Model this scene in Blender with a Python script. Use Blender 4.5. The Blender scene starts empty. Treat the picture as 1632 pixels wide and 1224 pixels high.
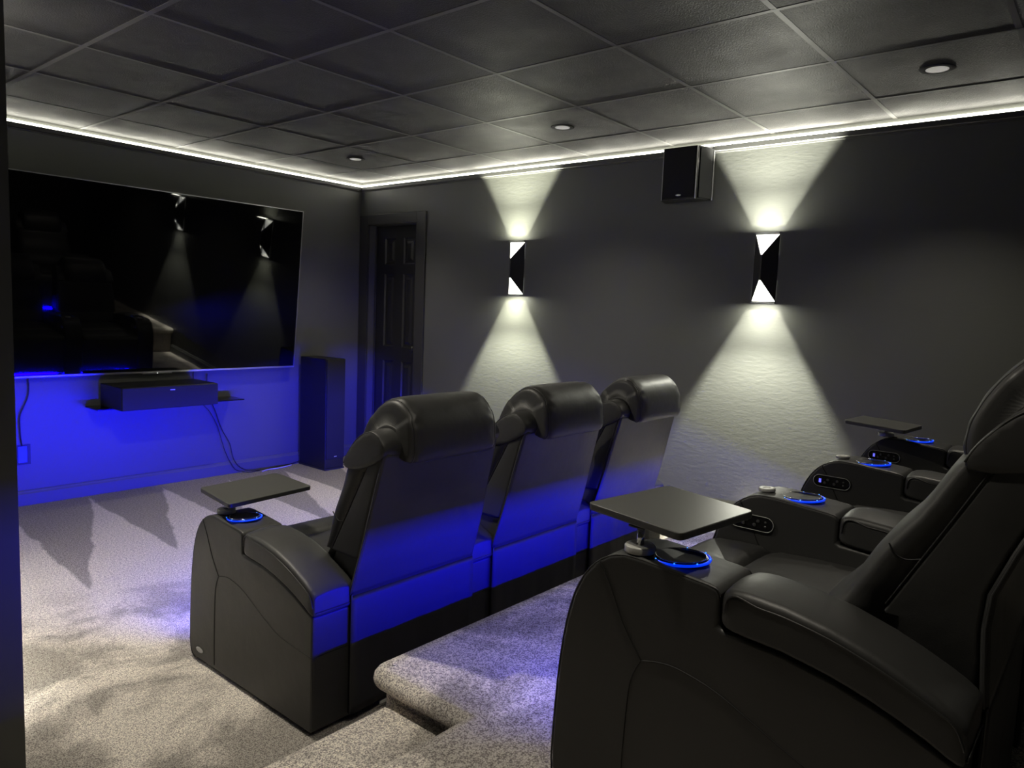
import bpy, bmesh, math, random
from mathutils import Vector, Matrix
random.seed(7)
scene = bpy.context.scene
COL = scene.collection
PI = math.pi

# ------------------------------------------------------------------ helpers
def link(o, parent=None):
    COL.objects.link(o)
    if parent is not None:
        o.parent = parent
    return o

def mesh_obj(name, bm, mat, parent=None, smooth=True, bevel=0.0, segs=3, sub=0, angle=35):
    bmesh.ops.remove_doubles(bm, verts=bm.verts, dist=1e-6)
    bmesh.ops.recalc_face_normals(bm, faces=bm.faces)
    me = bpy.data.meshes.new(name)
    bm.to_mesh(me); bm.free()
    if mat: me.materials.append(mat)
    o = bpy.data.objects.new(name, me)
    link(o, parent)
    if smooth:
        me.shade_smooth()
    if bevel > 0:
        m = o.modifiers.new('bevel', 'BEVEL'); m.width = bevel; m.segments = segs
        m.limit_method = 'ANGLE'; m.angle_limit = math.radians(angle); m.harden_normals = False
    if sub:
        m = o.modifiers.new('sub', 'SUBSURF'); m.levels = sub; m.render_levels = sub
    if smooth and not sub:
        try:
            m = o.modifiers.new('wn', 'WEIGHTED_NORMAL'); m.keep_sharp = True
        except Exception:
            pass
    return o

def mesh_parts(name, bm, mat, parent, **kw):
    """every separate piece becomes a part of its own"""
    bm.verts.index_update()
    seen = set(); out = []
    for v0 in list(bm.verts):
        if v0 in seen: continue
        stack = [v0]; isl = []
        seen.add(v0)
        while stack:
            v = stack.pop(); isl.append(v)
            for e in v.link_edges:
                o_ = e.other_vert(v)
                if o_ not in seen: seen.add(o_); stack.append(o_)
        b2 = bmesh.new(); m_ = {}
        for v in isl: m_[v] = b2.verts.new(v.co)
        fs = {f for v in isl for f in v.link_faces}
        for f in fs: b2.faces.new([m_[v] for v in f.verts])
        out.append(mesh_obj(name, b2, mat, parent, **kw))
    bm.free()
    return out

def tag(o, label=None, cat=None, group=None, kind=None):
    if label: o['label'] = label
    if cat: o['category'] = cat
    if group: o['group'] = group
    if kind: o['kind'] = kind
    return o

def empty(name, loc=(0, 0, 0)):
    o = bpy.data.objects.new(name, None)
    o.empty_display_size = 0.1
    o.location = loc
    return link(o)

def box(bm, x0, x1, y0, y1, z0, z1, M=None):
    vs = [Vector((x, y, z)) for z in (z0, z1) for (x, y) in ((x0, y0), (x1, y0), (x1, y1), (x0, y1))]
    if M: vs = [M @ v for v in vs]
    v = [bm.verts.new(p) for p in vs]
    for f in ((0, 3, 2, 1), (4, 5, 6, 7), (0, 1, 5, 4), (1, 2, 6, 5), (2, 3, 7, 6), (3, 0, 4, 7)):
        bm.faces.new([v[i] for i in f])

def prism_x(bm, prof, x0, x1):
    a = [bm.verts.new((x0, y, z)) for y, z in prof]
    b = [bm.verts.new((x1, y, z)) for y, z in prof]
    n = len(prof)
    bm.faces.new(a); bm.faces.new(b[::-1])
    for i in range(n):
        bm.faces.new((a[i], b[i], b[(i + 1) % n], a[(i + 1) % n]))

def prism_z(bm, prof, z0, z1):
    a = [bm.verts.new((x, y, z0)) for x, y in prof]
    b = [bm.verts.new((x, y, z1)) for x, y in prof]
    n = len(prof)
    bm.faces.new(a[::-1]); bm.faces.new(b)
    for i in range(n):
        bm.faces.new((a[i], a[(i + 1) % n], b[(i + 1) % n], b[i]))

def loft(bm, rings, cap=True):
    R = [[bm.verts.new(p) for p in r] for r in rings]
    n = len(R[0])
    for a, b in zip(R[:-1], R[1:]):
        for i in range(n):
            bm.faces.new((a[i], a[(i + 1) % n], b[(i + 1) % n], b[i]))
    if cap:
        bm.faces.new(R[0][::-1]); bm.faces.new(R[-1])
    return R

def tube(bm, pts, r, n=8, closed=False):
    pts = [Vector(p) for p in pts]
    rings = []
    N = len(pts)
    prev = None
    for i, p in enumerate(pts):
        if closed:
            t = (pts[(i + 1) % N] - pts[i - 1]).normalized()
        else:
            t = (pts[min(i + 1, N - 1)] - pts[max(i - 1, 0)]).normalized()
        if prev is None:
            up = Vector((0, 0, 1)) if abs(t.z) < .9 else Vector((1, 0, 0))
            u = t.cross(up).normalized()
        else:
            u = (prev - t * prev.dot(t)).normalized()
        v = t.cross(u)
        prev = u
        rings.append([p + u * (r * math.cos(2 * PI * k / n)) + v * (r * math.sin(2 * PI * k / n)) for k in range(n)])
    if closed:
        rings.append(rings[0])
    loft(bm, rings, cap=not closed)

def lathe(bm, prof, c=(0, 0, 0), n=40, M=None):
    rings = []
    for r, z in prof:
        ring = [Vector((r * math.cos(2 * PI * k / n), r * math.sin(2 * PI * k / n), z)) for k in range(n)]
        if M: ring = [M @ p for p in ring]
        rings.append([p + Vector(c) for p in ring])
    loft(bm, rings, cap=True)

def interp(tab, x):
    if x <= tab[0][0]: return tab[0][1]
    for (a, fa), (b, fb) in zip(tab[:-1], tab[1:]):
        if x <= b:
            t = (x - a) / (b - a)
            return fa + (fb - fa) * t
    return tab[-1][1]

def catmull(pts, k=6):
    out = []
    P = [pts[0]] + list(pts) + [pts[-1]]
    for i in range(1, len(P) - 2):
        p0, p1, p2, p3 = [Vector(q) for q in P[i - 1:i + 3]]
        for j in range(k):
            t = j / k
            out.append(tuple(0.5 * ((2 * p1) + (-p0 + p2) * t + (2 * p0 - 5 * p1 + 4 * p2 - p3) * t * t + (-p0 + 3 * p1 - 3 * p2 + p3) * t ** 3)))
    out.append(tuple(pts[-1]))
    return out

# ------------------------------------------------------------------ materials
def new_mat(name):
    m = bpy.data.materials.new(name); m.use_nodes = True
    nt = m.node_tree
    b = nt.nodes['Principled BSDF']
    return m, nt, b

def N(nt, typ, **kw):
    n = nt.nodes.new(typ)
    for k, v in kw.items():
        if k in n.inputs.keys(): n.inputs[k].default_value = v
        else: setattr(n, k, v)
    return n

def simple(name, col, rough=.5, metal=0., spec=.5, bump=None, emit=None, estr=0., coat=0.):
    m, nt, b = new_mat(name)
    b.inputs['Base Color'].default_value = (*col, 1)
    b.inputs['Roughness'].default_value = rough
    b.inputs['Metallic'].default_value = metal
    b.inputs['Specular IOR Level'].default_value = spec
    b.inputs['Coat Weight'].default_value = coat
    if emit:
        b.inputs['Emission Color'].default_value = (*emit, 1)
        b.inputs['Emission Strength'].default_value = estr
    if bump:
        sc, st, dist = bump
        tc = N(nt, 'ShaderNodeTexCoord')
        no = N(nt, 'ShaderNodeTexNoise', Scale=sc, Detail=4.)
        bp = N(nt, 'ShaderNodeBump', Strength=st, Distance=dist)
        nt.links.new(tc.outputs['Object'], no.inputs['Vector'])
        nt.links.new(no.outputs['Fac'], bp.inputs['Height'])
        nt.links.new(bp.outputs['Normal'], b.inputs['Normal'])
    return m

def wall_paint(name, col, rough=.42):
    m, nt, b = new_mat(name)
    b.inputs['Base Color'].default_value = (*col, 1)
    b.inputs['Roughness'].default_value = rough
    b.inputs['Specular IOR Level'].default_value = .35
    tc = N(nt, 'ShaderNodeTexCoord')
    mp = N(nt, 'ShaderNodeMapping'); mp.inputs['Scale'].default_value = (1, 1, 3)
    n1 = N(nt, 'ShaderNodeTexNoise', Scale=22., Detail=5., Roughness=.55, Distortion=.3)
    n2 = N(nt, 'ShaderNodeTexNoise', Scale=260., Detail=2.)
    mx = N(nt, 'ShaderNodeMath', operation='MULTIPLY_ADD')
    mx.inputs[1].default_value = .12
    bp = N(nt, 'ShaderNodeBump', Strength=.22, Distance=.0025)
    L = nt.links.new
    L(tc.outputs['Object'], mp.inputs['Vector']); L(mp.outputs['Vector'], n1.inputs['Vector']); L(tc.outputs['Object'], n2.inputs['Vector'])
    L(n2.outputs['Fac'], mx.inputs[0]); L(n1.outputs['Fac'], mx.inputs[2])
    L(mx.outputs[0], bp.inputs['Height']); L(bp.outputs['Normal'], b.inputs['Normal'])
    return m

M_wall = wall_paint('dark_grey_wall_paint', (.105, .108, .098))
M_trim = simple('dark_satin_trim_paint', (.045, .045, .043), .35, bump=(30, .1, .002))
M_door = simple('black_satin_door_paint', (.022, .022, .023), .35)
M_jamb = simple('dark_grey_jamb_paint', (.09, .093, .09), .6)

def ceiling_mat():
    m, nt, b = new_mat('black_painted_ceiling_tile')
    L = nt.links.new
    tc = N(nt, 'ShaderNodeTexCoord')
    n1 = N(nt, 'ShaderNodeTexNoise', Scale=3.2, Detail=5., Roughness=.6)
    n2 = N(nt, 'ShaderNodeTexNoise', Scale=170., Detail=3.)
    cr = N(nt, 'ShaderNodeValToRGB')
    cr.color_ramp.elements[0].color = (.017, .0165, .0158, 1); cr.color_ramp.elements[1].color = (.030, .029, .0275, 1)
    cr.color_ramp.elements[0].position = .35; cr.color_ramp.elements[1].position = .7
    mr = N(nt, 'ShaderNodeMapRange'); mr.inputs['From Min'].default_value = .3; mr.inputs['From Max'].default_value = .7
    mr.inputs['To Min'].default_value = .42; mr.inputs['To Max'].default_value = .6
    bp = N(nt, 'ShaderNodeBump', Strength=.9, Distance=.003)
    L(tc.outputs['Object'], n1.inputs['Vector']); L(tc.outputs['Object'], n2.inputs['Vector'])
    L(n1.outputs['Fac'], cr.inputs['Fac']); L(cr.outputs['Color'], b.inputs['Base Color'])
    L(n1.outputs['Fac'], mr.inputs['Value']); L(mr.outputs['Result'], b.inputs['Roughness'])
    L(n2.outputs['Fac'], bp.inputs['Height']); L(bp.outputs['Normal'], b.inputs['Normal'])
    b.inputs['Specular IOR Level'].default_value = .25
    return m
M_ceil = ceiling_mat()
M_grid = simple('black_ceiling_grid_metal', (.075, .073, .068), .5)

def carpet_mat():
    m, nt, b = new_mat('heathered_light_grey_carpet')
    L = nt.links.new
    def math_(op, a, b_=None, c=None, clamp=False):
        n = nt.nodes.new('ShaderNodeMath'); n.operation = op; n.use_clamp = clamp
        for k, v in enumerate((a, b_, c)):
            if v is None: continue
            if isinstance(v, (int, float)): n.inputs[k].default_value = v
            else: L(v, n.inputs[k])
        return n.outputs[0]
    tc = N(nt, 'ShaderNodeTexCoord')
    sp = N(nt, 'ShaderNodeTexNoise', Scale=230., Detail=2., Roughness=.7)
    s2 = N(nt, 'ShaderNodeTexNoise', Scale=80., Detail=2.)
    pt = N(nt, 'ShaderNodeTexNoise', Scale=2.1, Detail=6., Roughness=.62, Distortion=.5)
    for n in (sp, s2, pt): L(tc.outputs['Object'], n.inputs['Vector'])
    a = math_('ADD', math_('MULTIPLY', sp.outputs['Fac'], .78), math_('MULTIPLY', s2.outputs['Fac'], .22))
    cr = N(nt, 'ShaderNodeValToRGB')
    e = cr.color_ramp.elements
    e[0].position = .42; e[0].color = (.30, .265, .25, 1)
    e[1].position = .57; e[1].color = (1.0, .93, .82, 1)
    L(a, cr.inputs['Fac'])
    # pile brushed up or down in broad patches
    pr = N(nt, 'ShaderNodeMapRange'); pr.inputs['From Min'].default_value = .45; pr.inputs['From Max'].default_value = .55
    pr.inputs['To Min'].default_value = .5; pr.inputs['To Max'].default_value = 1.0
    L(pt.outputs['Fac'], pr.inputs['Value'])
    # triangular vacuum strokes left towards the television wall
    sx = N(nt, 'ShaderNodeSeparateXYZ'); L(tc.outputs['Object'], sx.inputs['Vector'])
    d = math_('SUBTRACT', 5.208, sx.outputs['Y'])
    u = math_('DIVIDE', math_('MULTIPLY_ADD', d, .22, sx.outputs['X']), .47)
    cell = math_('FLOOR', u)
    fr = math_('ABSOLUTE', math_('SUBTRACT', math_('FRACT', u), .5))
    rnd = math_('FRACT', math_('MULTIPLY', math_('SINE', math_('MULTIPLY', cell, 12.9898)), 43.75))
    D = math_('MULTIPLY_ADD', rnd, .9, 1.0)
    wv = math_('MULTIPLY', math_('SUBTRACT', pt.outputs['Fac'], .5), .25)
    edge = math_('SUBTRACT', math_('MULTIPLY', math_('SUBTRACT', 1.0, math_('DIVIDE', d, D)), .56), math_('ADD', fr, wv))
    dark = math_('MULTIPLY_ADD', edge, 30., .5, clamp=True)
    st = math_('SUBTRACT', 1.0, math_('MULTIPLY', dark, .5))
    # strokes only near that wall
    nr = N(nt, 'ShaderNodeMapRange'); nr.inputs['From Min'].default_value = 1.5; nr.inputs['From Max'].default_value = 2.2
    L(d, nr.inputs['Value'])
    mx = N(nt, 'ShaderNodeMix'); mx.data_type = 'FLOAT'
    L(nr.outputs['Result'], mx.inputs[0]); L(st, mx.inputs[2]); L(pr.outputs['Result'], mx.inputs[3])
    sc = N(nt, 'ShaderNodeVectorMath', operation='SCALE'); L(cr.outputs['Color'], sc.inputs[0]); L(mx.outputs[0], sc.inputs['Scale'])
    L(sc.outputs['Vector'], b.inputs['Base Color'])
    b.inputs['Roughness'].default_value = .95
    b.inputs['Specular IOR Level'].default_value = .1
    bp = N(nt, 'ShaderNodeBump', Strength=.8, Distance=.005)
    L(a, bp.inputs['Height']); L(bp.outputs['Normal'], b.inputs['Normal'])
    return m
M_carpet = carpet_mat()

def leather_mat(name, col, rough):
    m, nt, b = new_mat(name)
    L = nt.links.new
    b.inputs['Base Color'].default_value = (*col, 1)
    b.inputs['Roughness'].default_value = rough
    b.inputs['Specular IOR Level'].default_value = .5
    tc = N(nt, 'ShaderNodeTexCoord')
    vo = N(nt, 'ShaderNodeTexVoronoi', Scale=420.)
    no = N(nt, 'ShaderNodeTexNoise', Scale=9., Detail=3.)
    b1 = N(nt, 'ShaderNodeBump', Strength=.15, Distance=.0006)
    b2 = N(nt, 'ShaderNodeBump', Strength=.3, Distance=.01)
    L(tc.outputs['Object'], vo.inputs['Vector']); L(tc.outputs['Object'], no.inputs['Vector'])
    L(vo.outputs['Distance'], b1.inputs['Height']); L(no.outputs['Fac'], b2.inputs['Height'])
    L(b2.outputs['Normal'], b1.inputs['Normal']); L(b1.outputs['Normal'], b.inputs['Normal'])
    return m
M_leather = leather_mat('black_leather', (.036, .036, .035), .47)
M_skirt = leather_mat('black_backing_cloth', (.030, .030, .031), .6)
M_piping = simple('black_leather_piping', (.03, .03, .03), .42)
M_seam = simple('black_seam_thread', (.006, .006, .006), .6)
M_chrome = simple('polished_chrome', (.75, .75, .76), .12, metal=1)
M_satin = simple('satin_silver_metal', (.45, .45, .43), .4, metal=.1)
M_silver = simple('silver_tv_frame', (.45, .45, .46), .3, metal=.9)
M_blackgloss = simple('gloss_black_plastic', (.006, .006, .007), .12)
M_cup = simple('dark_cup_liner', (.003, .003, .006), .3, spec=.15)
M_blackplastic = simple('matt_black_plastic', (.02, .02, .02), .5)
M_tray = simple('black_tray_laminate', (.06, .06, .056), .36)
M_cab = simple('black_ash_cabinet', (.009, .009, .0095), .45, bump=(60, .2, .001))
M_grille = simple('black_speaker_cloth', (.010, .010, .0105), .8, bump=(500, .5, .001))
M_badge = simple('pale_metal_badge', (.7, .7, .7), .3, metal=.6)
M_cable = simple('black_cable_rubber', (.01, .01, .012), .5)
M_whitecable = simple('white_cable', (.55, .53, .5), .5)
M_lens = simple('frosted_downlight_lens', (.5, .5, .46), .5, emit=(1, .97, .88), estr=.05)
M_lamptrim = simple('dark_downlight_trim', (.012, .012, .012), .6, spec=.2)
M_darkmetal = simple('black_sconce_metal', (.02, .02, .02), .4)
M_diff = simple('lit_frosted_diffuser', (.9, .9, .85), .4, emit=(1, 1, .90), estr=1.2)
M_led = simple('cove_led_strip', (1, 1, 1), .5, emit=(1, .97, .82), estr=4.5)
M_blue = simple('blue_cupholder_light', (.02, .1, 1), .3, emit=(.0, .04, 1.), estr=.15)
M_blue_hot = simple('blue_led_point', (.2, .5, 1), .3, emit=(.03, .25, 1.), estr=.3)
M_blue_strip = simple('blue_base_led', (.02, .02, 1), .3, emit=(.0, .0, 1.), estr=6.)
M_blue_glow_paint = simple('blue_light_painted_socket', (.02, .02, .6), .3, emit=(.01, .02, 1.), estr=.15)  # no lamp: blue light on the socket painted as colour and emission

def screen_mat():
    m, nt, b = new_mat('glossy_black_screen')
    L = nt.links.new
    b.inputs['Base Color'].default_value = (.001, .001, .0012, 1)
    b.inputs['Roughness'].default_value = .025
    b.inputs['Specular IOR Level'].default_value = .32
    tc = N(nt, 'ShaderNodeTexCoord')
    mp = N(nt, 'ShaderNodeMapping'); mp.inputs['Scale'].default_value = (1.1, 1, 5.)
    no = N(nt, 'ShaderNodeTexNoise', Scale=1.1, Detail=1.)
    bp = N(nt, 'ShaderNodeBump', Strength=.012, Distance=.02)
    L(tc.outputs['Object'], mp.inputs['Vector']); L(mp.outputs['Vector'], no.inputs['Vector'])
    L(no.outputs['Fac'], bp.inputs['Height']); L(bp.outputs['Normal'], b.inputs['Normal'])
    return m
M_screen = screen_mat()

# ------------------------------------------------------------------ room
WX, WY, CZ = 4.107, 5.208, 2.365
LX = .645           # inner face of left wall
BY = -1.1           # back wall
HX = -1.3           # hall side wall

def struct(name, bm, mat, **kw):
    o = mesh_obj(name, bm, mat, **kw)
    if o.parent is None: o['kind'] = 'structure'
    return o

bm = bmesh.new(); box(bm, HX - .1, WX + .1, BY - .1, WY + .1, -.12, 0)
struct('floor', bm, M_carpet, smooth=False)

# right wall with the door opening, 0.14 thick
DY0, DY1, DZ = 4.49, 5.09, 2.005
bm = bmesh.new()
box(bm, WX, WX + .16, BY, DY0, 0, CZ + .1)
box(bm, WX, WX + .16, DY0, DY1, DZ, CZ + .1)
box(bm, WX, WX + .16, DY1, WY + .1, 0, CZ + .1)
struct('wall_right', bm, M_wall, smooth=False)
bm = bmesh.new(); box(bm, HX, WX, WY, WY + .1, 0, CZ + .1); struct('wall_front', bm, M_wall, smooth=False)
bm = bmesh.new(); box(bm, LX - .14, LX, LX / .2845 , WY, 0, CZ + .05); struct('wall_left', bm, M_jamb, smooth=False)
bm = bmesh.new(); box(bm, HX, WX, BY - .1, BY, 0, CZ + .1); struct('wall_back', bm, M_wall, smooth=False)
bm = bmesh.new(); box(bm, HX - .1, HX, BY - .1, WY, 0, CZ + .1); struct('wall_hall', bm, M_wall, smooth=False)

# ceiling: lay-in tiles and T bar grid
GX = [3.709 - .61 * i for i in range(-1, 10)]
GY = [1.0106 + .6138 * j for j in range(-5, 9)]
bm = bmesh.new()
xs = sorted([x for x in GX if HX < x < WX] + [HX - .1, WX]); ys = sorted([y for y in GY if BY < y < WY] + [BY - .1, WY])
for i in range(len(xs) - 1):
    for j in range(len(ys) - 1):
        dz = random.uniform(0, .0003); tx = random.uniform(-.00015, .00015); ty = random.uniform(-.00015, .00015)
        x0, x1, y0, y1 = xs[i] + .006, xs[i + 1] - .006, ys[j] + .006, ys[j + 1] - .006
        z = CZ + .0006 + dz
        v = [bm.verts.new(p) for p in ((x0, y0, z - tx - ty), (x0, y1, z - tx + ty), (x1, y1, z + tx + ty), (x1, y0, z + tx - ty))]
        w_ = [bm.verts.new((p.co.x, p.co.y, z + .02)) for p in v]
        bm.faces.new(v); bm.faces.new(w_[::-1])
        for k in range(4):
            bm.faces.new((v[k], w_[k], w_[(k + 1) % 4], v[(k + 1) % 4]))
box(bm, HX - .1, WX + .16, BY - .1, WY + .1, CZ + .03, CZ + .06)
ceil = struct('ceiling', bm, M_ceil, smooth=False)
bm = bmesh.new()
for x in GX:
    if HX < x < WX: box(bm, x - .010, x + .010, BY, WY, CZ - .0008, CZ + .004)
for y in GY:
    if BY < y < WY: box(bm, HX, WX, y - .010, y + .010, CZ - .0004, CZ + .0045)
mesh_obj('ceiling_grid', bm, M_grid, parent=ceil, smooth=False)

# baseboards
def bb_prof(h):  # (out, z)
    return [(0, 0), (.016, 0), (.016, h - .022), (.011, h - .014), (.008, h - .004), (.004, h), (0, h)]
bm = bmesh.new()
p = [(-o, z) for o, z in bb_prof(.095)]
prism_x(bm, [(WY + o, z) for o, z in p], LX, WX)
struct('baseboard_front', bm, M_wall, smooth=False)
def bb_right(y0, y1, z0, name):
    bm = bmesh.new()
    a = [bm.verts.new((WX - o, y0, z0 + z)) for o, z in bb_prof(.095)]
    b = [bm.verts.new((WX - o, y1, z0 + z)) for o, z in bb_prof(.095)]
    n = len(a); bm.faces.new(a); bm.faces.new(b[::-1])
    for i in range(n): bm.faces.new((a[i], a[(i + 1) % n], b[(i + 1) % n], b[i]))
    struct(name, bm, M_wall, smooth=False)
bb_right(1.64, DY0 - .115, 0, 'baseboard_right')

# crown moulding with a ledge carrying the LED strip
bm = bmesh.new()
pr = [(0, 2.292), (.010, 2.292), (.012, 2.300), (.018, 2.304), (.020, 2.326), (.018, 2.330), (0, 2.330)]
def sweep_room(bm, pr, x0, x1, y0, y1):   # along left, front, right walls
    rings = []
    rings.append([(x0 + o, y0, z) for o, z in pr])
    rings.append([(x0 + o, y1 - o, z) for o, z in pr])
    rings.append([(x1 - o, y1 - o, z) for o, z in pr])
    rings.append([(x1 - o, BY, z) for o, z in pr])
    loft(bm, rings)
sweep_room(bm, pr, LX, WX, 2.30, WY)
struct('trim_1', bm, M_trim, smooth=False)
bm = bmesh.new()
pr = [(.002, 2.3305), (.016, 2.3305), (.018, 2.333), (.018, 2.341), (.014, 2.343), (.002, 2.343)]
sweep_room(bm, pr, LX, WX, 2.30, WY)
o = mesh_obj('led_strip_light', bm, M_led, smooth=False)
tag(o, 'continuous warm white LED strip glowing on the moulding just under the ceiling edge', 'light strip')

# door casing and door
CW = .095
bm = bmesh.new()
for (y0, y1, z0, z1) in ((DY0 - CW - .015, DY0 - .008, 0, DZ + .085), (DY1 + .005, DY1 + CW + .02, 0, DZ + .085), (DY0 - .008, DY1 + .005, DZ + .004, DZ + .085)):
    box(bm, WX - .018, WX, y0, y1, z0, z1)
for (y0, y1, z0, z1) in ((DY0 - .008, DY0 + .0, 0, DZ), (DY1 - .0, DY1 + .005, 0, DZ)):
    box(bm, WX - .014, WX + .15, y0, y1, z0, z1)
box(bm, WX - .014, WX + .15, DY0, DY1, DZ - .0, DZ + .004)
box(bm, WX + .06, WX + .075, DY1 - .012, DY1, 0, DZ)
box(bm, WX + .06, WX + .075, DY0, DY0 + .012, 0, DZ)
struct('trim_2', bm, M_trim, smooth=False, bevel=.003, segs=2)

def door():
    x = WX + .078
    y0, y1 = DY0 + .003, DY1 - .003
    W = y1 - y0; st = .11 * W / .6; mid = .10 * W / .6
    cols = [(y0 + st, y0 + W / 2 - mid / 2), (y0 + W / 2 + mid / 2, y1 - st)]
    rows = [(.14, .86), (.98, 1.60), (1.68, 1.90)]
    bm = bmesh.new()
    ygr = [y0, cols[0][0], cols[0][1], cols[1][0], cols[1][1], y1]
    zgr = [.008, rows[0][0], rows[0][1], rows[1][0], rows[1][1], rows[2][0], rows[2][1], DZ - .004]
    for i in range(5):
        for j in range(7):
            a, b_, c, d = ygr[i], ygr[i + 1], zgr[j], zgr[j + 1]
            if i in (1, 3) and j in (1, 3, 5):
                # moulded recess with a raised field
                levels = [(0, 0), (.012, .010), (.028, .010), (.048, .002)]
                rr = []
                for ins, dep in levels:
                    rr.append([bm.verts.new(q) for q in ((x + dep, a + ins, c + ins), (x + dep, b_ - ins, c + ins), (x + dep, b_ - ins, d - ins), (x + dep, a + ins, d - ins))])
                for r1, r2 in zip(rr[:-1], rr[1:]):
                    for k in range(4): bm.faces.new((r1[k], r1[(k + 1) % 4], r2[(k + 1) % 4], r2[k]))
                bm.faces.new(rr[-1])
            else:
                bm.faces.new([bm.verts.new(q) for q in ((x, a, c), (x, b_, c), (x, b_, d), (x, a, d))])
    o = struct('door_1', bm, M_door, smooth=False)
    bm = bmesh.new(); box(bm, x + .014, x + .04, y0, y1, .008, DZ - .004)
    mesh_obj('door_core', bm, M_door, parent=o, smooth=False)
    M = Matrix.Rotation(-PI / 2, 4, 'Y')
    bm = bmesh.new(); lathe(bm, [(.026, 0), (.026, .006), (.011, .01), (.011, .03), (.024, .04), (.028, .052), (.02, .064), (.006, .067)], (x - .0005, y0 + .06, .98), 24, M)
    mesh_obj('door_knob', bm, M_darkmetal, parent=o)
door()

# ------------------------------------------------------------------ raised platform and step
PZ, SZ = .28, .19
def nosing_profile(top, base_z):
    # (outward offset, z) from bottom of the riser to the top; offset 0 = riser line
    th = .062; r = th / 2; over = .036
    pts = [(0, base_z), (0, top - th - .002), (over - r, top - th)]
    for k in range(1, 8):
        a = -PI / 2 + PI * k / 8
        pts.append((over - r + r * math.cos(a) * 1.1, top - r + r * math.sin(a)))
    pts.append((over - r, top)); pts.append((-.03, top))
    return pts
def path_offset(path, off):
    out = []
    n = len(path)
    for i, p in enumerate(path):
        d0 = (Vector(path[i]) - Vector(path[i - 1])).normalized() if i > 0 else None
        d1 = (Vector(path[i + 1]) - Vector(path[i])).normalized() if i < n - 1 else None
        if d0 is None: d0 = d1
        if d1 is None: d1 = d0
        n0 = Vector((-d0.y, d0.x)); n1 = Vector((-d1.y, d1.x))
        m = (n0 + n1).normalized()
        k = 1 / max(m.dot(n0), .5)
        out.append(Vector(p) + m * off * k)
    return out
def platform(name, path, top, base_z, back, label):
    prof = nosing_profile(top, base_z)
    bm = bmesh.new()
    rows = []
    for off, z in prof:
        rows.append([bm.verts.new((q.x, q.y, z)) for q in path_offset(path, off)])
    for a, b in zip(rows[:-1], rows[1:]):
        for i in range(len(path) - 1):
            bm.faces.new((a[i], a[i + 1], b[i + 1], b[i]))
    # top sheet: simple fan to the back line
    last = rows[-1]
    bk = [bm.verts.new((v.co.x, back, top)) for v in last]
    for i in range(len(last) - 1):
        if abs(last[i].co.x - last[i + 1].co.x) > 1e-5:
            bm.faces.new((last[i], last[i + 1], bk[i + 1], bk[i]))
    o = mesh_obj(name, bm, M_carpet, smooth=True)
    o['kind'] = 'structure'
    return o
arc = [(1.375 + .03 - .03 * math.cos(a), 1.575 + .03 * math.sin(a)) for a in [PI / 2 * k / 5 for k in range(6)]]
arc = [(1.375 + .03 * (1 - math.cos(t)), 1.575 + .03 * math.sin(t)) for t in [PI / 2 * k / 5 for k in range(6)]]
path = [(HX, 1.215), (1.375, 1.215)] + arc + [(WX, 1.605)]
platform('floor_platform', path, PZ, 0, BY, '')
platform('floor_step', [(HX, 1.53), (1.374, 1.53)], SZ, 0, 1.1, '')

# ------------------------------------------------------------------ recliners
ARM_TOP = [(-.004, .462), (.045, .488), (.089, .508), (.134, .526), (.206, .548), (.283, .562), (.35, .567), (.395, .566)]
ARM_LOW = [(-.004, .384), (.04, .408), (.11, .438), (.19, .462), (.28, .479), (.395, .487)]
YE0 = [(.42, .165), (.50, .125), (.55, .10), (.672, .037), (.75, -.003), (.855, -.055), (.93, -.085)]     # seam line of the back cushion (z -> y)
YF0 = [(.40, .225), (.50, .168), (.55, .144), (.61, .128), (.672, .113), (.74, .094), (.813, .070), (.93, .024)]   # front of the back cushion, upright row
YF1 = [(.40, .315), (.50, .285), (.57, .236), (.67, .172), (.713, .142), (.78, .104), (.835, .068), (.93, .0)]    # the same, seat slid further forward
YR0 = [(0, .0), (.26, -.002), (.43, -.006), (.60, -.055), (.743, -.088), (.90, -.128)]                # rear surface
AW = .155
BOXP = [(.403, .46), (.403, .550), (.408, .561), (.43, .566), (.50, .572), (.57, .578), (.615, .578), (.648, .568), (.682, .545), (.710, .510),
        (.733, .462), (.750, .395), (.762, .31), (.770, .20), (.774, .10), (.772, .045), (.758, .02), (.74, .012)]

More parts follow.
